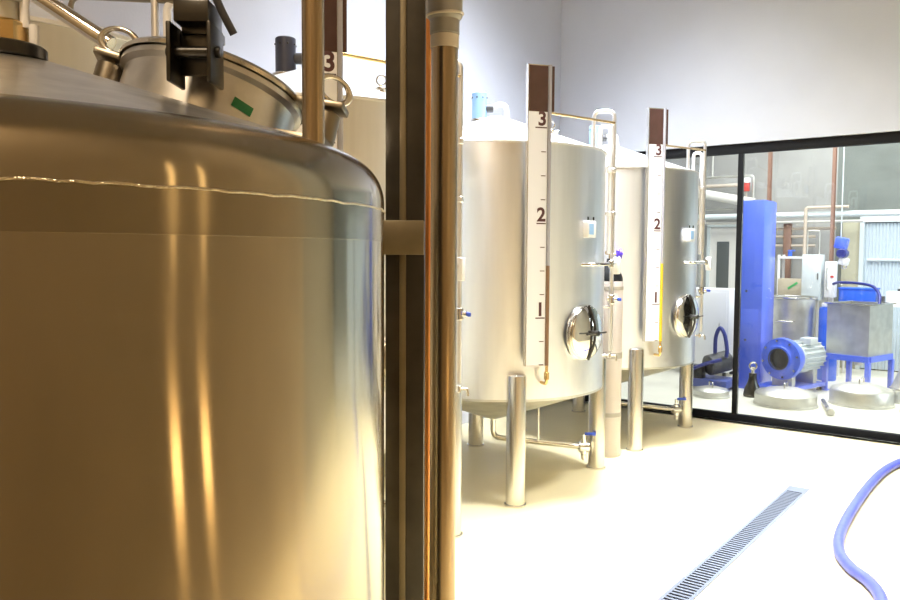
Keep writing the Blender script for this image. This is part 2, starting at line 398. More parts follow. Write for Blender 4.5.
    m = MB(); m.cyl(e + Vector((0, 0, -.06)), e + Vector((0, 0, .05)), .027, 18, .005); m.cyl(e + Vector((-.03, -.03, 0)), e + Vector((.03, .03, 0)), .04, 20, .006); m.cyl(e + Vector((0, 0, -.10)), e + Vector((0, 0, -.06)), .022, 16, .003)
    m.cyl(e + Vector((0, 0, .05)), e + Vector((0, 0, .10)), .014, 14, .002); m.build('drain_valve', 'chrome', dr)
    MB().box(e + Vector((.045, .02, .105)), (.085, .024, .022), Matrix.Rotation(R_(30), 4, 'Z'), .005).build('drain_handle', 'bluehandle', dr, 'blue drain handle')
    return root, liq
proto, liq0 = make_tank()
GT = 'stainless tanks in the row along the white wall'
tanks = {}
for key, y in (('b', 5.0), ('c', 6.90), ('a', 3.10), ('z', 1.40)):
    o = proto if key == 'b' else copy_tree(proto)
    o.location = (-3.42, y, 0); o['group'] = GT; tanks[key] = o
tanks['b']['label'] = 'whole stainless tank with white 1-2-3 gauge in the middle, right beside the dark posts'
tanks['c']['label'] = 'stainless tank nearest the glass partition, yellow liquid in its gauge tube'
tanks['a']['label'] = 'stainless tank mostly hidden behind the dark posts, only its top corner seen'
tanks['z']['label'] = 'stainless tank roof glimpsed at upper left behind the foreground tank fittings'
def find(o, nm):
    for c in o.children_recursive:
        if c.name.split('.')[0] == nm: return c
lc = find(tanks['c'], 'liquid_column'); lc.data = lc.data.copy(); lc.data.materials.clear(); lc.data.materials.append(M['yellow']); lc['label'] = 'yellow liquid in the sight tube'
rm = find(tanks['a'], 'roof_motor'); rm.data = rm.data.copy(); rm.data.materials.clear(); rm.data.materials.append(M['motordark']); rm['label'] = 'dark slate motor housing'  # this tank's roof motor gets a darker colour
v_ = find(tanks['z'], 'relief_valve')
for c_ in list(v_.children): bpy.data.objects.remove(c_)
bpy.data.objects.remove(v_)
def zc(X, Z, z): return Vector((X * .7923 - Z * .6101 + 3.42, X * .6101 + Z * .7923 - 1.40, z))
MB().tube([zc(-1.525, 3.2, 2.60), zc(-1.52, 3.2, 2.715), zc(-1.04, 3.03, 2.645)], .011, 12, .05).build('roof_rail', 'mattdark', tanks['z'])

# ------------------------------------------------------------------ gas cylinder
gc = thing('gas_cylinder', 'tall grey gas cylinder with black shoulder standing between two tanks', 'gas cylinder', (-2.94, 6.02, 0))
MB().lathe([(0, 0), (.095, 0), (.102, .01), (.102, 1.46), (.100, 1.475)], 40).build('body', 'gasgrey', gc)
MB().lathe([(.1005, 1.47), (.098, 1.50), (.080, 1.555), (.055, 1.60), (.040, 1.625), (.036, 1.66), (0, 1.665)], 40).build('shoulder', 'black', gc, 'black shoulder')
m = MB()
m.box((.062, -.062, 1.555), (.004, .06, .03), Matrix.Rotation(R_(-45), 4, 'Z') @ Matrix.Rotation(R_(-38), 4, 'Y')); m.build('label_plate', 'whiteplastic', gc, 'white label on the shoulder')
for z, h in ((.83, .05), (.34, .035), (1.40, .03)): MB().lathe([(.101, z), (.105, z), (.105, z + h), (.101, z + h)], 40).build('band', 'gasband', gc)
m = MB(); m.cyl((0, 0, 1.66), (0, 0, 1.76), .021, 18, .003); m.cyl((0, 0, 1.71), (-.05, .0, 1.71), .016, 14, .003); m.cyl((0, 0, 1.76), (0, 0, 1.79), .014, 14); vl = m.build('valve', 'brass', gc)
m = MB(); m.cyl((.035, .02, 1.70), (.075, .045, 1.70), .036, 16, .006)
for k in range(5): m.sphere((.06, .035 + .034 * math.cos(k * 1.257), 1.70 + .034 * math.sin(k * 1.257)), .013)
m.build('valve_wheel', 'violet', vl, 'violet valve wheel'); MB().cyl((0, 0, 1.70), (.04, .023, 1.70), .009, 10).build('valve_stem', 'brass', vl)

# ------------------------------------------------------------------ foreground tank
def cr(X, Z): return Vector((X * .7923 - Z * .6101, X * .6101 + Z * .7923, 0))   # right / ahead of the standing point
FC = Vector((-1.671, .6956, 0)); FR = .765; FZ = 1.80; KR = .095; SL = R_(17)
ft = thing('storage_tank', 'large brown-toned stainless tank filling the left foreground', 'tank', FC)
ft['group'] = 'foreground tank'; del ft['group']
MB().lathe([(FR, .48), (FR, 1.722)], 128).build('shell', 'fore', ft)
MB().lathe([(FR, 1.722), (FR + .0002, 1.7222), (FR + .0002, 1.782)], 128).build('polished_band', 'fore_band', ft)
kp = [(FR + .0002, 1.782), (FR, FZ)]
for i in range(1, 15):
    a = (PI / 2 - SL) * i / 14; kp.append((FR - KR + KR * math.cos(a), FZ + KR * math.sin(a)))
r0, z0 = kp[-1]
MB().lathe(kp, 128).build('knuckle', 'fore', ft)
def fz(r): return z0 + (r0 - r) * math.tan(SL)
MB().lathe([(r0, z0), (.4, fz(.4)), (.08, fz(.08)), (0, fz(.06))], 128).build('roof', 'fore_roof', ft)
m = MB(); b = bmesh.new()
wp = []
for i in range(241):
    a = 2 * PI * i / 240; wp.append(Vector(((FR + .001) * math.cos(a), (FR + .001) * math.sin(a), 1.7835 + .0012 * math.sin(i * 1.7) * math.sin(i * .37) + .0009 * random.uniform(-1, 1))))
wp[-1] = wp[0]
m.tube(wp, .0019, 8); m.build('weld_seam', 'weld', ft)
MB().lathe([(0, .25), (.06, .255), (FR - .02, .47), (FR, .48)], 96).build('cone_bottom', 'mattsteel', ft)
for a in (15, 105, 195, 285):
    p = pol(FR - .06, a); MB().lathe([(0, 0), (.07, 0), (.07, .012), (.06, .014), (.06, .52), (0, .53)], 32).build('leg', 'leg', ft, loc=(p.x, p.y, 0))
rr0 = Matrix.Rotation(R_(37.6), 4, 'Z')
# manway
off = cr(.335, .20); tv = cr(1, 1.1); az = math.atan2(tv.y, tv.x); mr = off.length
tilt = R_(18.5)
axis = Vector((math.sin(tilt) * math.cos(az), math.sin(tilt) * math.sin(az), math.cos(tilt)))
MF = frame(Vector((off.x, off.y, fz(mr) - .05)), axis, cr(0, 1))      # local y ~ away from the standing point
MRad = .190; MH = .132
nk = MB().lathe([(MRad, -.03), (MRad, MH - .02), (MRad + .012, MH - .012), (MRad + .012, MH), (MRad - .02, MH + .004)], 72, MF).build('manway', 'fore_roof', ft)
MB().lathe([(MRad + .017, MH + .002), (MRad + .019, MH + .010), (MRad + .012, MH + .018), (MRad - .03, MH + .022), (.12, MH + .045), (0, MH + .055)], 72, MF).build('manway_lid', 'steel', nk)
def mp(r, a, z): return MF @ Vector((r * math.cos(R_(a)), r * math.sin(R_(a)), z))
def clamp(a, ring, ringtilt=0, o_=.034):
    rad = (MF.to_3x3() @ pol(1, a)).normalized(); ax = axis; tn = ax.cross(rad).normalized()
    rot = Matrix((rad, tn, ax)).transposed().to_4x4()
    m = MB()
    m.box(mp(MRad + o_ * .5, a, MH - .088), (o_ + .05, .10, .022), rot, .003)
    m.box(mp(MRad + o_, a, MH - .112), (.055, .024, .034), rot, .003)
    m.cyl(mp(MRad + o_, a, MH - .077), mp(MRad + o_, a, MH - .008), .029, 20, .004)
    m.box(mp(MRad + o_ * .5, a, MH + .008), (o_ + .075, .055, .016), rot, .004)
    m.cyl(mp(MRad + o_, a, MH - .02), mp(MRad + o_, a, MH + .022), .010, 12)
    c = m.build('clamp', 'mattdark', nk)
    if ring:
        n_ = cr(math.sin(R_(ringtilt)), -math.cos(R_(ringtilt)))
        F2 = frame(mp(MRad + o_, a, MH + .050), n_, axis)
        return MB().torus(F2 @ Matrix.Scale(1.45, 4, (1, 0, 0)), .028, .006, 32, 10)
    return None
rings = []
for a, rg, rt, o_ in ((190, True, 0, .034), (-10, True, 40, .085), (100, False, 0, .034)):
    t_ = clamp(a, rg, rt, o_)
    if t_ is not None: t_.build('clamp_ring', 'steel', nk)
# tall lug of the hinge at the front of the manway
HX, HZ = -.492, 1.535
def hw(dx, dz, z): return cr(HX + dx, HZ + dz) - FC + Vector((0, 0, z))
m = MB()
for sx in (-.038, .038): m.box(hw(sx, 0, 2.075), (.009, .085, .112), rr0, .003)
m.box(hw(0, .022, 2.085), (.070, .012, .085), rr0, .002); m.box(hw(0, .02, 2.155), (.068, .09, .042), rr0, .004)
m.cyl(hw(-.052, -.01, 2.08), hw(.052, -.01, 2.08), .011, 14, .002); m.box(hw(.0, .055, 2.13), (.06, .09, .02), rr0, .003)
m.build('hinge', 'darksteel', nk)
m = MB(); m.tube([hw(.01, .0, 2.17), hw(.012, .0, 2.21), hw(.03, .0, 2.215), hw(.045, .01, 2.17), hw(.066, .03, 2.125)], .008, 10, .02); m.build('hinge_spring', 'darkgrey', nk)
m = MB(); rad = (MF.to_3x3() @ pol(1, -52)).normalized(); tn = axis.cross(rad).normalized(); rot = Matrix((rad, tn, axis)).transposed().to_4x4()
m.box(mp(MRad + .0012, -52, .058), (.0016, .045, .020), rot @ Matrix.Rotation(R_(-8), 4, 'X')); m.build('sticker', 'green', nk, 'small green sticker')
# vertical dip tube on the shoulder
p = cr(-.2425, 1.40) - FC
m = MB(); m.cyl((p.x, p.y, 1.855), (p.x, p.y, 3.3), .0196, 24, .003); m.build('dip_tube', 'pipe', ft)
# centre fitting
p = cr(-.845, 1.50) - FC; zb = fz(p.length)
cf = MB().cyl((p.x, p.y, zb - .02), (p.x, p.y, zb + .006), .078, 32, .003).build('inlet_fitting', 'darksteel', ft)
m = MB(); m.cyl((p.x, p.y, zb + .0), (p.x, p.y, zb + .05), .05, 8, .004); m.build('union_nut', 'brass', cf)
m = MB(); m.cyl((p.x, p.y, zb + .05), (p.x, p.y, zb + .30), .036, 24, .003); m.cyl((p.x, p.y, zb + .085), (p.x, p.y, zb + .10), .048, 24, .003); m.build('inlet_pipe', 'mattsteel', cf)
e = cr(1, 0)
m = MB(); P = Vector((p.x, p.y, 0)); m.tube([P + e * .062 + Vector((0, 0, zb + .0)), P + e * .062 + Vector((0, 0, zb + .045))], .009, 12)
m.tube([P + e * .045 + Vector((0, 0, zb + .04)), P + e * .045 + Vector((0, 0, zb + .11)), P + e * .085 + Vector((0, 0, zb + .15)), P + e * .13 + Vector((0, 0, zb + .16))], .009, 12, .04)
m.build('hose_elbow', 'whitetube', cf, 'white hose elbow')
# polished arm crossing to the manway
A0 = cr(-1.02, 1.84) - FC; A1 = cr(-.775, 1.82) - FC
m = MB(); m.cyl((A0.x, A0.y, 2.33), (A1.x, A1.y, 2.17), .019, 24, .002); m.build('pipe_arm', 'chrome', ft)
# dark post with bracket
p = cr(-.1247, 2.20) - FC; rr = Matrix.Rotation(R_(37.6), 4, 'Z')
m = MB(); m.box((p.x, p.y, 2.0), (.108, .07, 4.0), rr, .004)
gp = m.build('post', 'darksteel', ft, 'dark steel post')
q = cr(-.1305, 2.161) - FC; MB().box((q.x, q.y, 2.0), (.018, .010, 4.0), rr, .003).build('post_rib', 'bracket', gp)
q = cr(-.238, 2.138) - FC
MB().box((q.x, q.y, 1.741), (.335, .036, .093), rr, .004).build('bracket', 'bracket', gp)
# pipe and copper tube right of the post
p = cr(-.020, 2.40)
pr = thing('riser_pipe', 'brownish vertical riser pipe with grey coupling, right of dark post', 'pipe', (p.x, p.y, 0))
MB().cyl((0, 0, 0), (0, 0, 2.36), .0405, 28).build('lower_pipe', 'pipe', pr)
MB().lathe([(.0405, 2.312), (.043, 2.313), (.043, 2.350), (.0405, 2.351)], 28).build('tape_collar', 'tape', pr, 'beige collar')
MB().lathe([(.0405, 2.351), (.0445, 2.355), (.0445, 2.395), (.053, 2.405), (.053, 2.90), (.047, 2.91), (.047, ZC), (0, ZC)], 28).build('coupling', 'pvc', pr, 'grey plastic coupling')
MB().tube([(.0545 * math.cos(t), .0545 * math.sin(t), 2.412 + .006 * math.sin(t)) for t in [k * 2 * PI / 24 for k in range(25)]], .004, 8).build('clamp_band', 'tape', pr)
p = cr(-.0725, 2.52)
ct = thing('copper_tube', 'thin copper tube squeezed between dark post and riser pipe', 'tube', (p.x, p.y, 0))
MB().cyl((0, 0, 0), (0, 0, 2.46), .0115, 16).build('tube', 'copper', ct); MB().cyl((0, 0, 2.44), (0, 0, 2.49), .018, 6, .002).build('nut', 'steel', ct)
# ------------------------------------------------------------------ back room behind the glass
d1 = MB()
n = 60; x0, x1 = -2.25, .45; b = bmesh.new(); vs = []
for i in range(n * 4 + 1):
    x = x0 + (x1 - x0) * i / (n * 4); dz = (0, 0, .018, .018)[i % 4]
    vs.append((b.verts.new((x, 12.975 - dz, .02)), b.verts.new((x, 12.975 - dz, 2.17))))
for A, B in zip(vs, vs[1:]): b.faces.new((A[0], B[0], B[1], A[1]))
d1.join(b); d1.box(((x0 + x1) / 2, 12.985, 1.1), (x1 - x0, .012, 2.15))
dd = struct(d1.build('door_1', 'paleblue'), 'pale corrugated metal door in the back room')
for x in (x0 - .03, x1 + .03): MB().box((x, 12.96, 1.1), (.06, .08, 2.2)).build('door_frame', 'palegrey', dd)
MB().box(((x0 + x1) / 2, 12.96, 2.24), (x1 - x0 + .12, .09, .11)).build('door_header', 'palegrey', dd)
MB().cyl((x0 + .05, 12.93, 1.63), (x1 - .05, 12.93, 1.63), .022, 12).build('door_bar', 'palegrey', dd)
d2 = struct(MB().box((-4.13, 12.98, 1.07), (.84, .04, 2.14)).build('door_2', 'pipewhite'), 'pale door with a dark window at the far end')
MB().box((-4.33, 12.955, 1.52), (.20, .012, .78), bevel=.003).build('door_window', 'winddark', d2, 'dark window glass')
for x in (-4.57, -3.69): MB().box((x, 12.965, 1.08), (.05, .06, 2.16)).build('door_frame', 'palegrey', d2)
MB().box((-4.13, 12.965, 2.17), (.93, .06, .05)).build('door_frame', 'palegrey', d2)
MB().cyl((-4.0, 12.95, 1.05), (-3.9, 12.95, 1.05), .012, 10).build('door_handle', 'steel', d2)
tag(MB().box((-2.42, 12.97, 1.1), (.26, .05, 2.2), bevel=.004).build('wall_panel', mat('olive_panel', (.44, .42, .31), .7, noise=.15, nscale=2)), 'tall olive panel standing left of the corrugated door', 'panel')
for (x, y, lb) in ((-3.44, 12.3, 'brown steel post rising behind the tall blue column'), (-2.555, 12.3, 'brown steel post beside the hanging blue hoist')):
    po = thing('steel_post', lb, 'post', (x, y, 0))
    m = MB(); m.box((0, -.04, 2.3), (.042, .008, 4.6)); m.box((0, .04, 2.3), (.042, .008, 4.6)); m.box((0, 0, 2.3), (.008, .08, 4.6)); m.build('beam', 'brownpost', po)
    MB().box((0, 0, .008), (.16, .16, .016), bevel=.003).build('base_plate', 'brownpost', po)
# tall blue column
bc = thing('machine_column', 'tall bright blue rectangular machine column right behind the glass', 'machine', (-3.03, 10.40, 0))
MB().box((0, 0, 1.19), (.29, .52, 2.36), bevel=.008).build('housing', 'blue', bc)
MB().box((0, 0, .01), (.33, .56, .02)).build('foot_plate', 'blue', bc)
for z in (1.24, .62): MB().cyl((-.05, -.258, z), (-.05, -.268, z), .014, 14).build('button', 'darkgrey', bc)
m = MB(); m.box((0, -.261, .75), (.21, .006, .52), bevel=.002); m.build('access_panel', 'blue', bc)
m = MB(); m.box((0, 0, 2.374), (.27, .5, .012)); m.build('cap', 'blue', bc)
# pump
pu = thing('pump', 'blue and grey horizontal pump with a big round flange', 'pump', (-2.60, 9.90, 0), R_(-15))
Fp = frame((0, 0, .44), (0, -1, 0))
MB().lathe([(.13, .02), (.155, .02), (.16, .0), (.19, -.02), (.25, -.03), (.255, -.06), (.255, -.10), (.235, -.11), (.235, -.16), (.21, -.2), (.2, -.24), (.1, -.24), (.11, -.05), (.13, .02)], 44, Fp).build('flange_housing', 'blue', pu)
MB().lathe([(0, -.03), (.11, -.03), (.125, .0), (.132, .022), (.118, .022)], 36, Fp).build('inlet_bore', 'darkgrey', pu)
for k in range(8):
    a = k * PI / 4 + .2; MB().cyl(Fp @ Vector((.222 * math.cos(a), .222 * math.sin(a), -.03)), Fp @ Vector((.222 * math.cos(a), .222 * math.sin(a), -.005)), .014, 6).build('bolt', 'steel', pu)
m = MB(); m.cyl((0, .24, .44), (0, .80, .44), .175, 36, .012)
for k in range(20):
    a = k * 2 * PI / 20; m.box((.185 * math.cos(a), .54, .44 + .185 * math.sin(a)), (.035, .46, .007), Matrix.Rotation(-a, 4, 'Y'))
m.build('motor', 'motor', pu, 'pale grey ribbed motor'); m = MB(); m.box((.1, .5, .64), (.14, .18, .08), bevel=.008); m.build('terminal_box', 'motor', pu)
m = MB(); m.box((-.06, .37, .08), (.44, .90, .05), bevel=.004); m.build('skid', 'blue', pu, 'blue base frame')
for x in (-.23, .1):
    for y in (.02, .78): MB().cyl((x, y, 0), (x, y, .06), .03, 12).build('foot', 'black', pu)
for y in (.12, .62): MB().box((0, y, .19), (.26, .08, .18), bevel=.006).build('saddle', 'mattsteel', pu)
# round vat
vt = thing('vat', 'round stainless vat between the blue column and the grey cabinet', 'vat', (-2.88, 11.50, 0))
MB().lathe([(0, .50), (.27, .51), (.29, .53), (.30, 1.09), (.32, 1.10), (.32, 1.12), (.285, 1.12), (.28, .56), (0, .54)], 48).build('bowl', 'mattsteel', vt)
MB().torus(Matrix.Translation((0, 0, 1.115)), .318, .014, 40, 8).build('rim', 'steel', vt)
for k in range(4): p = pol(.25, 45 + 90 * k); MB().cyl((p.x, p.y, 0), (p.x, p.y, .56), .022, 14).build('leg', 'steel', vt)
m = MB(); m.tube([(-.1, -.295, .80), (-.1, -.38, .80), (.12, -.38, .80), (.12, -.295, .80)], .011, 10, .03); m.build('handle', 'steel', vt)
# square hopper on blue stand
ho = thing('square_vat', 'square stainless vat on blue legs at the right edge', 'vat', (-1.745, 10.55, 0), R_(-15))
m = MB(); w_, dp = .52, .62
m.box((-w_ / 2, .006, .785), (w_, .012, .63)); m.box((-w_ / 2, dp - .006, .785), (w_, .012, .63)); m.box((-.006, dp / 2, .785), (.012, dp - .024, .63)); m.box((-w_ + .006, dp / 2, .785), (.012, dp - .024, .63)); m.box((-w_ / 2, dp / 2, .48), (w_ - .02, dp - .02, .012))
m.build('vat_body', 'mattsteel', ho)
m = MB()
for c, s in (((-w_ / 2, -.008, 1.10), (w_ + .06, .03, .016)), ((-w_ / 2, dp + .008, 1.10), (w_ + .06, .03, .016)), ((.008, dp / 2, 1.10), (.03, dp, .016)), ((-w_ - .008, dp / 2, 1.10), (.03, dp, .016))): m.box(c, s, bevel=.003)
m.build('rim', 'steel', ho)
m = MB()
m.box((-w_ / 2, .0, .435), (w_ + .02, .05, .07)); m.box((-w_ / 2, dp, .435), (w_ + .02, .05, .07)); m.box((0, dp / 2, .435), (.05, dp - .05, .07)); m.box((-w_, dp / 2, .435), (.05, dp - .05, .07))
st = m.build('stand', 'blue', ho, 'blue stand frame')
for x in (0, -w_):
    for y in (0, dp):
        m = MB(); m.box((x, y, .2), (.055, .055, .40), bevel=.003); m.box((x, y, .006), (.1, .1, .012)); m.build('leg', 'blue', ho)
MB().cyl((-w_ / 2, dp / 2, .32), (-w_ / 2, dp / 2, .475), .05, 20, .004).build('outlet', 'mattsteel', ho)
# table with crate
tb = thing('work_table', 'white work table behind the square vat', 'table', (-1.98, 12.22, 0))
MB().box((0, 0, 1.015), (.86, .42, .03), bevel=.004).build('table_top', 'whiteplastic', tb)
for x in (-.39, .39):
    for y in (-.17, .17): MB().cyl((x, y, 0), (x, y, 1.0), .02, 12).build('leg', 'pipewhite', tb)
cr_ = thing('crate', 'bright blue plastic crate standing on the white table', 'crate', (-2.165, 12.2, 1.03))
m = MB(); m.box((0, 0, .105), (.46, .30, .21), bevel=.012); m.build('crate_body', 'blue2', cr_)
m = MB(); m.box((0, 0, .205), (.485, .325, .022), bevel=.004); m.build('crate_rim', 'blue2', cr_)
tag(MB().cyl((0, 0, 0), (0, 0, .11), .045, 20, .004).build('canister', 'darkgrey', None, None, (-1.87, 12.12, 1.03)), 'small dark canister on the white table beside the crate', 'canister')
jr = thing('white_jerrycan', 'white jerrycan at the right end of the white table', 'jerrycan', (-1.72, 12.2, 1.03))
MB().box((0, 0, .09), (.2, .16, .18), bevel=.02).build('can_body', 'whiteplastic', jr); MB().cyl((.05, 0, .18), (.05, 0, .215), .022, 14, .003).build('cap', 'darkgrey', jr)
dr_ = thing('drum', 'blue drum with white lid between round and square vats', 'drum', (-2.41, 11.55, 0))
MB().lathe([(0, 0), (.115, 0), (.12, .02), (.12, .32), (.125, .34), (.12, .36), (.12, .95), (.11, .99), (0, 1.0)], 28).build('drum_body', 'blue2', dr_)
MB().cyl((0, 0, 1.0), (0, 0, 1.05), .09, 24, .006).build('lid', 'whiteplastic', dr_)
# cabinet
ca = thing('electrical_cabinet', 'pale grey electrical cabinet standing on a pedestal behind the vats', 'cabinet', (-2.715, 11.95, 0))
MB().box((0, 0, 1.385), (.25, .22, .64), bevel=.006).build('cabinet_body', 'palegrey', ca)
MB().box((0, -.115, 1.385), (.225, .012, .60), bevel=.003).build('door', 'palegrey', ca)
MB().box((.09, -.13, 1.4), (.014, .02, .09), bevel=.003).build('latch', 'darkgrey', ca)
MB().box((0, .02, .53), (.09, .09, 1.07)).build('pedestal', 'mattsteel', ca); MB().box((0, .02, .01), (.24, .28, .02)).build('base_plate', 'mattsteel', ca)
wb = thing('control_box', 'white control box with grey bow handle beside the cabinet', 'box', (-2.475, 11.93, 0))
MB().box((0, 0, 1.36), (.13, .16, .5), bevel=.008).build('box_body', 'whiteplastic', wb)
MB().tube([(-.03, -.08, 1.53), (-.03, -.13, 1.53), (-.03, -.13, 1.22), (-.03, -.08, 1.22)], .009, 10, .02).build('bow_handle', 'mattsteel', wb)
MB().box((0, .03, .56), (.06, .06, 1.12)).build('stand', 'pipewhite', wb)
MB().box((.03, -.085, 1.40), (.04, .01, .03)).build('switch', 'red', wb)
# arched blue hose
tag(MB().tube([(p.x, p.y, p.z) for p in smooth([(-2.415, 11.80, 1.30), (-2.36, 11.74, 1.32), (-2.25, 11.6, 1.33), (-2.05, 11.45, 1.33), (-1.85, 11.3, 1.30), (-1.74, 11.12, 1.20), (-1.72, 10.98, 1.06), (-1.74, 10.9, .8), (-1.78, 10.8, .52)])], .019, 12).build('arched_hose', 'dkblue'), 'dark blue hose arching over the blue crate into the square vat', 'hose')
# hoist
hs = thing('chain_hoist', 'blue and white chain hoist hanging behind the glass', 'hoist', (-2.15, 11.0, 1.58))
MB().box((-.02, 0, .27), (.15, .13, .15), Matrix.Rotation(R_(12), 4, 'Y'), .02).build('hoist_body', 'blue', hs)
MB().cyl((-.005, -.08, .14), (-.005, .08, .14), .062, 24, .01).build('drum_housing', 'dkblue', hs)
MB().box((.012, 0, .04), (.12, .10, .10), Matrix.Rotation(R_(15), 4, 'Y'), .02).build('lower_block', 'whiteplastic', hs)
MB().box((.02, -.052, .28), (.07, .01, .05), Matrix.Rotation(R_(12), 4, 'Y')).build('badge', 'whiteplastic', hs)
MB().torus(frame((.02, 0, -.03), (0, 1, 0)), .025, .007, 20, 8).build('hook', 'steel', hs)
MB().cyl((-.03, 0, .33), (-.03, 0, 3.025), .007, 8).build('chain', 'palegrey', hs)
# pipework
def pipe(name, pts, r, m_, lb, fil=.06): return tag(MB().tube(pts, r, 14, fil).build(name, m_), lb, 'pipe')
pipe('wall_pipe', [(-6.4, 12.62, 2.30), (-.2, 12.62, 2.30)], .045, 'palegrey', 'thick pale horizontal pipe crossing above the corrugated door')
pipe('wall_pipe', [(-5.5, 12.78, 2.20), (-2.25, 12.78, 2.20)], .020, 'pipewhite', 'slim white pipe just below the thick pale pipe')
pipe('wall_pipe', [(-2.98, 12.55, 1.70), (-2.98, 12.55, 2.40), (-2.40, 12.55, 2.40)], .024, 'pipebeige', 'beige pipe bending right above the grey cabinet', .05)
pipe('wall_pipe', [(-2.86, 12.2, 1.705), (-2.86, 12.2, 2.05), (-2.70, 12.2, 2.05), (-2.70, 12.2, 1.705)], .010, 'mattsteel', 'thin grey loop pipe rising from the cabinet top', .03)
pipe('wall_pipe', [(-3.60, 12.85, 2.10), (-2.62, 12.85, 2.10)], .022, 'pipebeige', 'uppermost short beige pipe left of the cabinet')
pipe('wall_pipe', [(-3.60, 12.85, 1.98), (-2.9, 12.85, 1.98)], .022, 'pipebeige', 'middle short beige pipe left of the cabinet')
pipe('wall_pipe', [(-3.60, 12.85, 1.84), (-2.9, 12.85, 1.84)], .022, 'pipebeige', 'lowest short beige pipe left of the cabinet')
tag(MB().box((-3.30, 12.84, 1.1), (.11, .08, 2.2), bevel=.004).build('cable_duct', 'brownpost'), 'brown vertical duct right of the blue column', 'duct')
pipe('wall_pipe', [(-6.4, 12.72, 2.94), (-3.80, 12.72, 2.94), (-3.80, 12.72, 2.40)], .018, 'mattsteel', 'thin dark pipe high on the wall left of the blue column', .06)
pipe('wall_pipe', [(-6.4, 12.72, 2.80), (-4.12, 12.72, 2.80), (-4.02, 12.72, 2.80), (-4.02, 12.72, 2.62)], .028, 'pipebeige', 'beige bent pipe under the thin dark pipe', .08)
tag(MB().cyl((-6.3, 12.6, 3.05), (-3.75, 12.6, 2.50), .075, 20).build('duct', 'pipewhite'), 'sloping pale duct at upper left behind the glass', 'duct')
pipe('wall_pipe', [(-4.50, 12.86, 2.95), (-4.50, 12.86, 4.58)], .016, 'mattsteel', 'thin vertical pipe rising to the back room ceiling')
pipe('wall_pipe', [(-4.62, 12.7, 1.2), (-4.62, 12.7, 2.42), (-4.10, 12.7, 2.42)], .014, 'mattsteel', 'thin grey pipe framing the far door', .05)
rv = thing('alarm_box', 'small red and white box on pipes above the blue column', 'box', (-3.90, 12.70, 2.70))
MB().box((0, 0, .06), (.09, .08, .13), bevel=.006).build('box_body', 'red', rv); MB().box((0, -.005, .165), (.11, .09, .08), bevel=.006).build('white_top', 'whiteplastic', rv)
MB().cyl((0, 0, -.35), (0, 0, 0), .012, 10).build('stem', 'pipebeige', rv)
# white carton shelf left of cabinet
sh = thing('shelf_rack', 'white shelf rack behind the round vat', 'shelf', (-3.02, 12.42, 0))
for x in (-.25, .25):
    for y in (-.13, .13): MB().box((x, y, .85), (.03, .03, 1.7)).build('upright', 'whiteplastic', sh)
for z in (.4, 1.05, 1.66): MB().box((0, 0, z), (.53, .30, .03)).build('shelf_board', 'whiteplastic', sh)
ct_ = thing('carton', 'tan carton with green strip on the white shelf rack', 'box', (-3.10, 12.38, 1.066))
MB().box((0, 0, .14), (.34, .24, .28), bevel=.004).build('carton_body', mat('carton', (.46, .40, .30), .8), ct_); MB().box((.04, -.122, .18), (.16, .006, .03), Matrix.Rotation(R_(-35), 4, 'Y')).build('strip', 'greenbright', ct_)
vb = thing('blue_valve', 'small blue valve on the top board of the white shelf rack', 'valve', (-3.12, 12.3, 1.676))
MB().cyl((0, 0, 0), (0, 0, .07), .03, 16, .004).build('valve_body', 'blue2', vb); MB().box((.02, 0, .085), (.1, .025, .02), bevel=.004).build('lever', 'blue2', vb)
# lids on the floor
def basin(x, y, r, h, lb, hd=True):
    t = thing('round_lid', lb, 'lid', (x, y, 0), random.uniform(0, 3), 'round stainless lids on the back room floor')
    MB().lathe([(r, 0), (r + .012, .0), (r + .012, .018), (r, .022), (r, h * .62), (r * .93, h * .74), (r * .5, h * .93), (0, h)], 56).build('lid_shell', 'mattsteel', t)
    m = MB(); m.tube([(-.08, 0, h * .9), (-.08, 0, h + .05), (.08, 0, h + .05), (.08, 0, h * .9)], .009, 10, .03); m.build('lid_handle', 'steel', t)
    m = MB()
    m.box((r + .03, 0, h * .3), (.06, .05, .05), bevel=.006); m.build('lid_lug', 'steel', t); return t
basin(-2.37, 9.34, .33, .20, 'flat round stainless lid on the floor in front of the pump')
basin(-1.70, 9.93, .33, .25, 'taller round stainless lid in front of the square vat')
basin(-3.22, 9.33, .21, .12, 'small round stainless lid left of the mullion by the dark pump')
basin(-1.00, 9.75, .28, .10, 'low round stainless lid at the far right behind the glass')
sp = thing('clamp_tool', 'steel bar tool lying on the floor between the two big lids', 'tool', (-1.94, 9.35, 0), R_(-72))
MB().tube([(-.36, 0, .03), (.30, 0, .03)], .026, 14).build('bar', 'steel', sp); MB().cyl((.28, 0, .04), (.40, 0, .04), .04, 18, .005).build('bar_end', 'mattsteel', sp)
cn = thing('cone_funnel', 'grey conical steel funnel standing at the right edge', 'funnel', (-1.30, 10.36, 0))
MB().lathe([(.17, 0), (.18, .0), (.18, .14), (.165, .18), (.09, .36), (.08, .40), (.08, .50), (.05, .50), (0, .46)], 36).build('cone', 'mattsteel', cn)
MB().torus(Matrix.Translation((0, 0, .16)), .176, .01, 32, 8).build('ring', 'steel', cn)
vs_ = thing('standing_valve', 'dark greenish steel valve standing in front of the blue column', 'valve', (-2.82, 9.62, 0))
MB().lathe([(0, 0), (.10, 0), (.105, .02), (.09, .10), (.06, .16), (.045, .22), (.045, .28), (0, .29)], 28).build('valve_body', 'darksteel', vs_)
MB().cyl((0, 0, .28), (0, 0, .36), .02, 14).build('valve_stem', 'steel', vs_); MB().torus(frame((0, 0, .37), (0, -1, .3)), .042, .011, 24, 8).build('valve_wheel', 'steel', vs_)
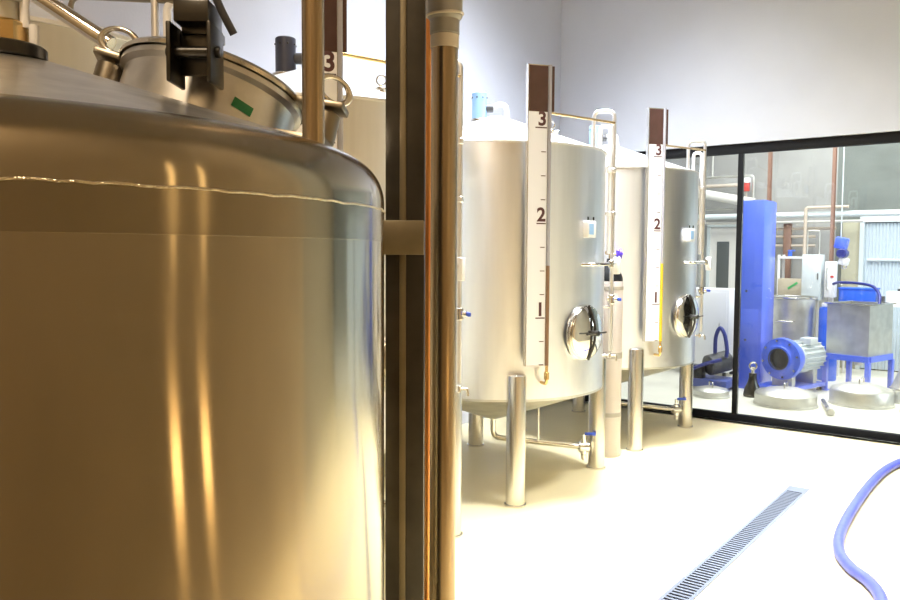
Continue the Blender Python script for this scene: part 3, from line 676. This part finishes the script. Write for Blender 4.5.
# small dark pump on blue pallet
dp_ = thing('transfer_pump', 'small dark transfer pump with black hose on a blue base', 'pump', (-3.30, 9.86, 0))
MB().box((-.14, 0, .09), (.60, .42, .10), bevel=.008).build('base', mat('dull_blue', (.07, .10, .34), .5), dp_, 'dull blue base')
for x in (-.38, .1):
    for y in (-.15, .15): MB().cyl((x, y, 0), (x, y, .045), .03, 12).build('wheel', 'black', dp_)
m = MB(); m.cyl((-.12, -.1, .30), (.06, .15, .36), .13, 26, .02); m.build('pump_body', 'darkgrey', dp_)
MB().box((-.24, -.1, .22), (.16, .14, .17), bevel=.01).build('gear_case', 'black', dp_)
m = MB(); m.tube([(p.x, p.y, p.z) for p in smooth([(-.06, 0, .45), (-.05, -.02, .66), (.01, -.05, .78), (.07, -.05, .70), (.10, -.04, .52), (.09, -.03, .42)])], .024, 12); m.build('loop_hose', 'dkblue', dp_)
m = MB(); m.tube([(p.x, p.y, p.z) for p in smooth([(.08, -.17, .40), (-.1, -.22, .34), (-.28, -.23, .25), (-.38, -.22, .15)])], .022, 12); m.build('side_hose', 'dkblue', dp_)
wc = thing('white_cabinet', 'large white cabinet seen right of the last tank', 'cabinet', (-3.90, 11.1, 0))
MB().box((0, 0, .64), (.72, .4, 1.16), bevel=.01).build('cabinet_body', 'whiteplastic', wc); MB().box((0, -.205, .64), (.66, .012, 1.08), bevel=.004).build('cabinet_door', 'whiteplastic', wc)
MB().cyl((.24, -.225, .6), (.24, -.225, .75), .008, 10).build('handle', 'mattsteel', wc)
for x in (-.3, .3):
    for y in (-.15, .15): MB().cyl((x, y, 0), (x, y, .07), .025, 12).build('foot', 'black', wc)
# ------------------------------------------------------------------ lights
def area(name, loc, size, power, color, rot=(0, 0, 0), sy=None, spread=None):
    l = bpy.data.lights.new(name, 'AREA'); l.energy = power; l.color = color; l.size = size
    if sy: l.shape = 'RECTANGLE'; l.size_y = sy
    if spread: l.spread = R_(spread)
    o = bpy.data.objects.new(name, l); col.objects.link(o); o.location = loc; o.rotation_euler = rot; return o
area('ceiling_lamp_tanks', (-2.75, 5.2, 6.1), 1.0, 345, (.88, .94, 1), (R_(3), 0, 0), sy=2.0, spread=86)
area('aisle_fill_light', (-.2, 5.4, 6.1), 1.0, 135, (.92, .96, 1), sy=2.4, spread=80)  # added soft fill over the aisle, out of view
area('left_wall_fill_light', (-3.95, 3.2, 5.9), .5, 5, (.93, .96, 1), sy=1.6, spread=80)  # added to brighten the left wall above the tanks
area('ceiling_lamp_back_room', (-2.2, 10.4, 4.5), 3.5, 440, (1, 1, .98), sy=3.5)
for y in (1.20, 1.57):
    area('warm_wall_lamp', (.99, y, .90), .03, .9, (1, .60, .22), (0, R_(90), 0), sy=.10)
    area('warm_strip_lamp', (.99, y, 2.15), .8, .45, (1, .66, .28), (0, R_(90), 0), sy=.06)
area('warm_ceiling_lamp', (-.3, -1.6, 5.9), 1.0, 215, (1, .80, .56))
area('warm_wall_fill', (.6, 2.9, 6.0), .4, 34, (1, .82, .60), sy=1.4, spread=44)  # added out of view to brighten the tan right wall
area('side_fill_light', (2.9, 10.3, 2.2), 1.6, 150, (.82, .92, 1), (0, R_(90), 0), sy=2.0)  # added cool light brightening the blue column's right side; no window built
w = bpy.data.worlds.new('world'); scene.world = w; w.use_nodes = True
w.node_tree.nodes['Background'].inputs[0].default_value = (.8, .85, 1, 1); w.node_tree.nodes['Background'].inputs[1].default_value = .3

# ------------------------------------------------------------------ camera
f = 785.0
cam = bpy.data.cameras.new('camera'); cam.sensor_width = 36; cam.lens = 36 * f / 900; cam.clip_start = .02
co = bpy.data.objects.new('camera', cam); col.objects.link(co)
yaw = R_(37.6); pitch = math.atan(47 / f); roll = R_(.3)
Fv = Vector((-math.sin(yaw) * math.cos(pitch), math.cos(yaw) * math.cos(pitch), -math.sin(pitch)))
R0 = Vector((math.cos(yaw), math.sin(yaw), 0)); U0 = R0.cross(Fv)
Rv = R0 * math.cos(roll) + U0 * math.sin(roll); Uv = Rv.cross(Fv)
mw = Matrix((Rv, Uv, -Fv)).transposed().to_4x4(); mw.translation = Vector((0, 0, 1.7)); co.matrix_world = mw
scene.camera = co
scene.view_settings.view_transform = 'Standard'; scene.view_settings.look = 'None'
scene.view_settings.exposure = 0.0; scene.view_settings.gamma = 1.0
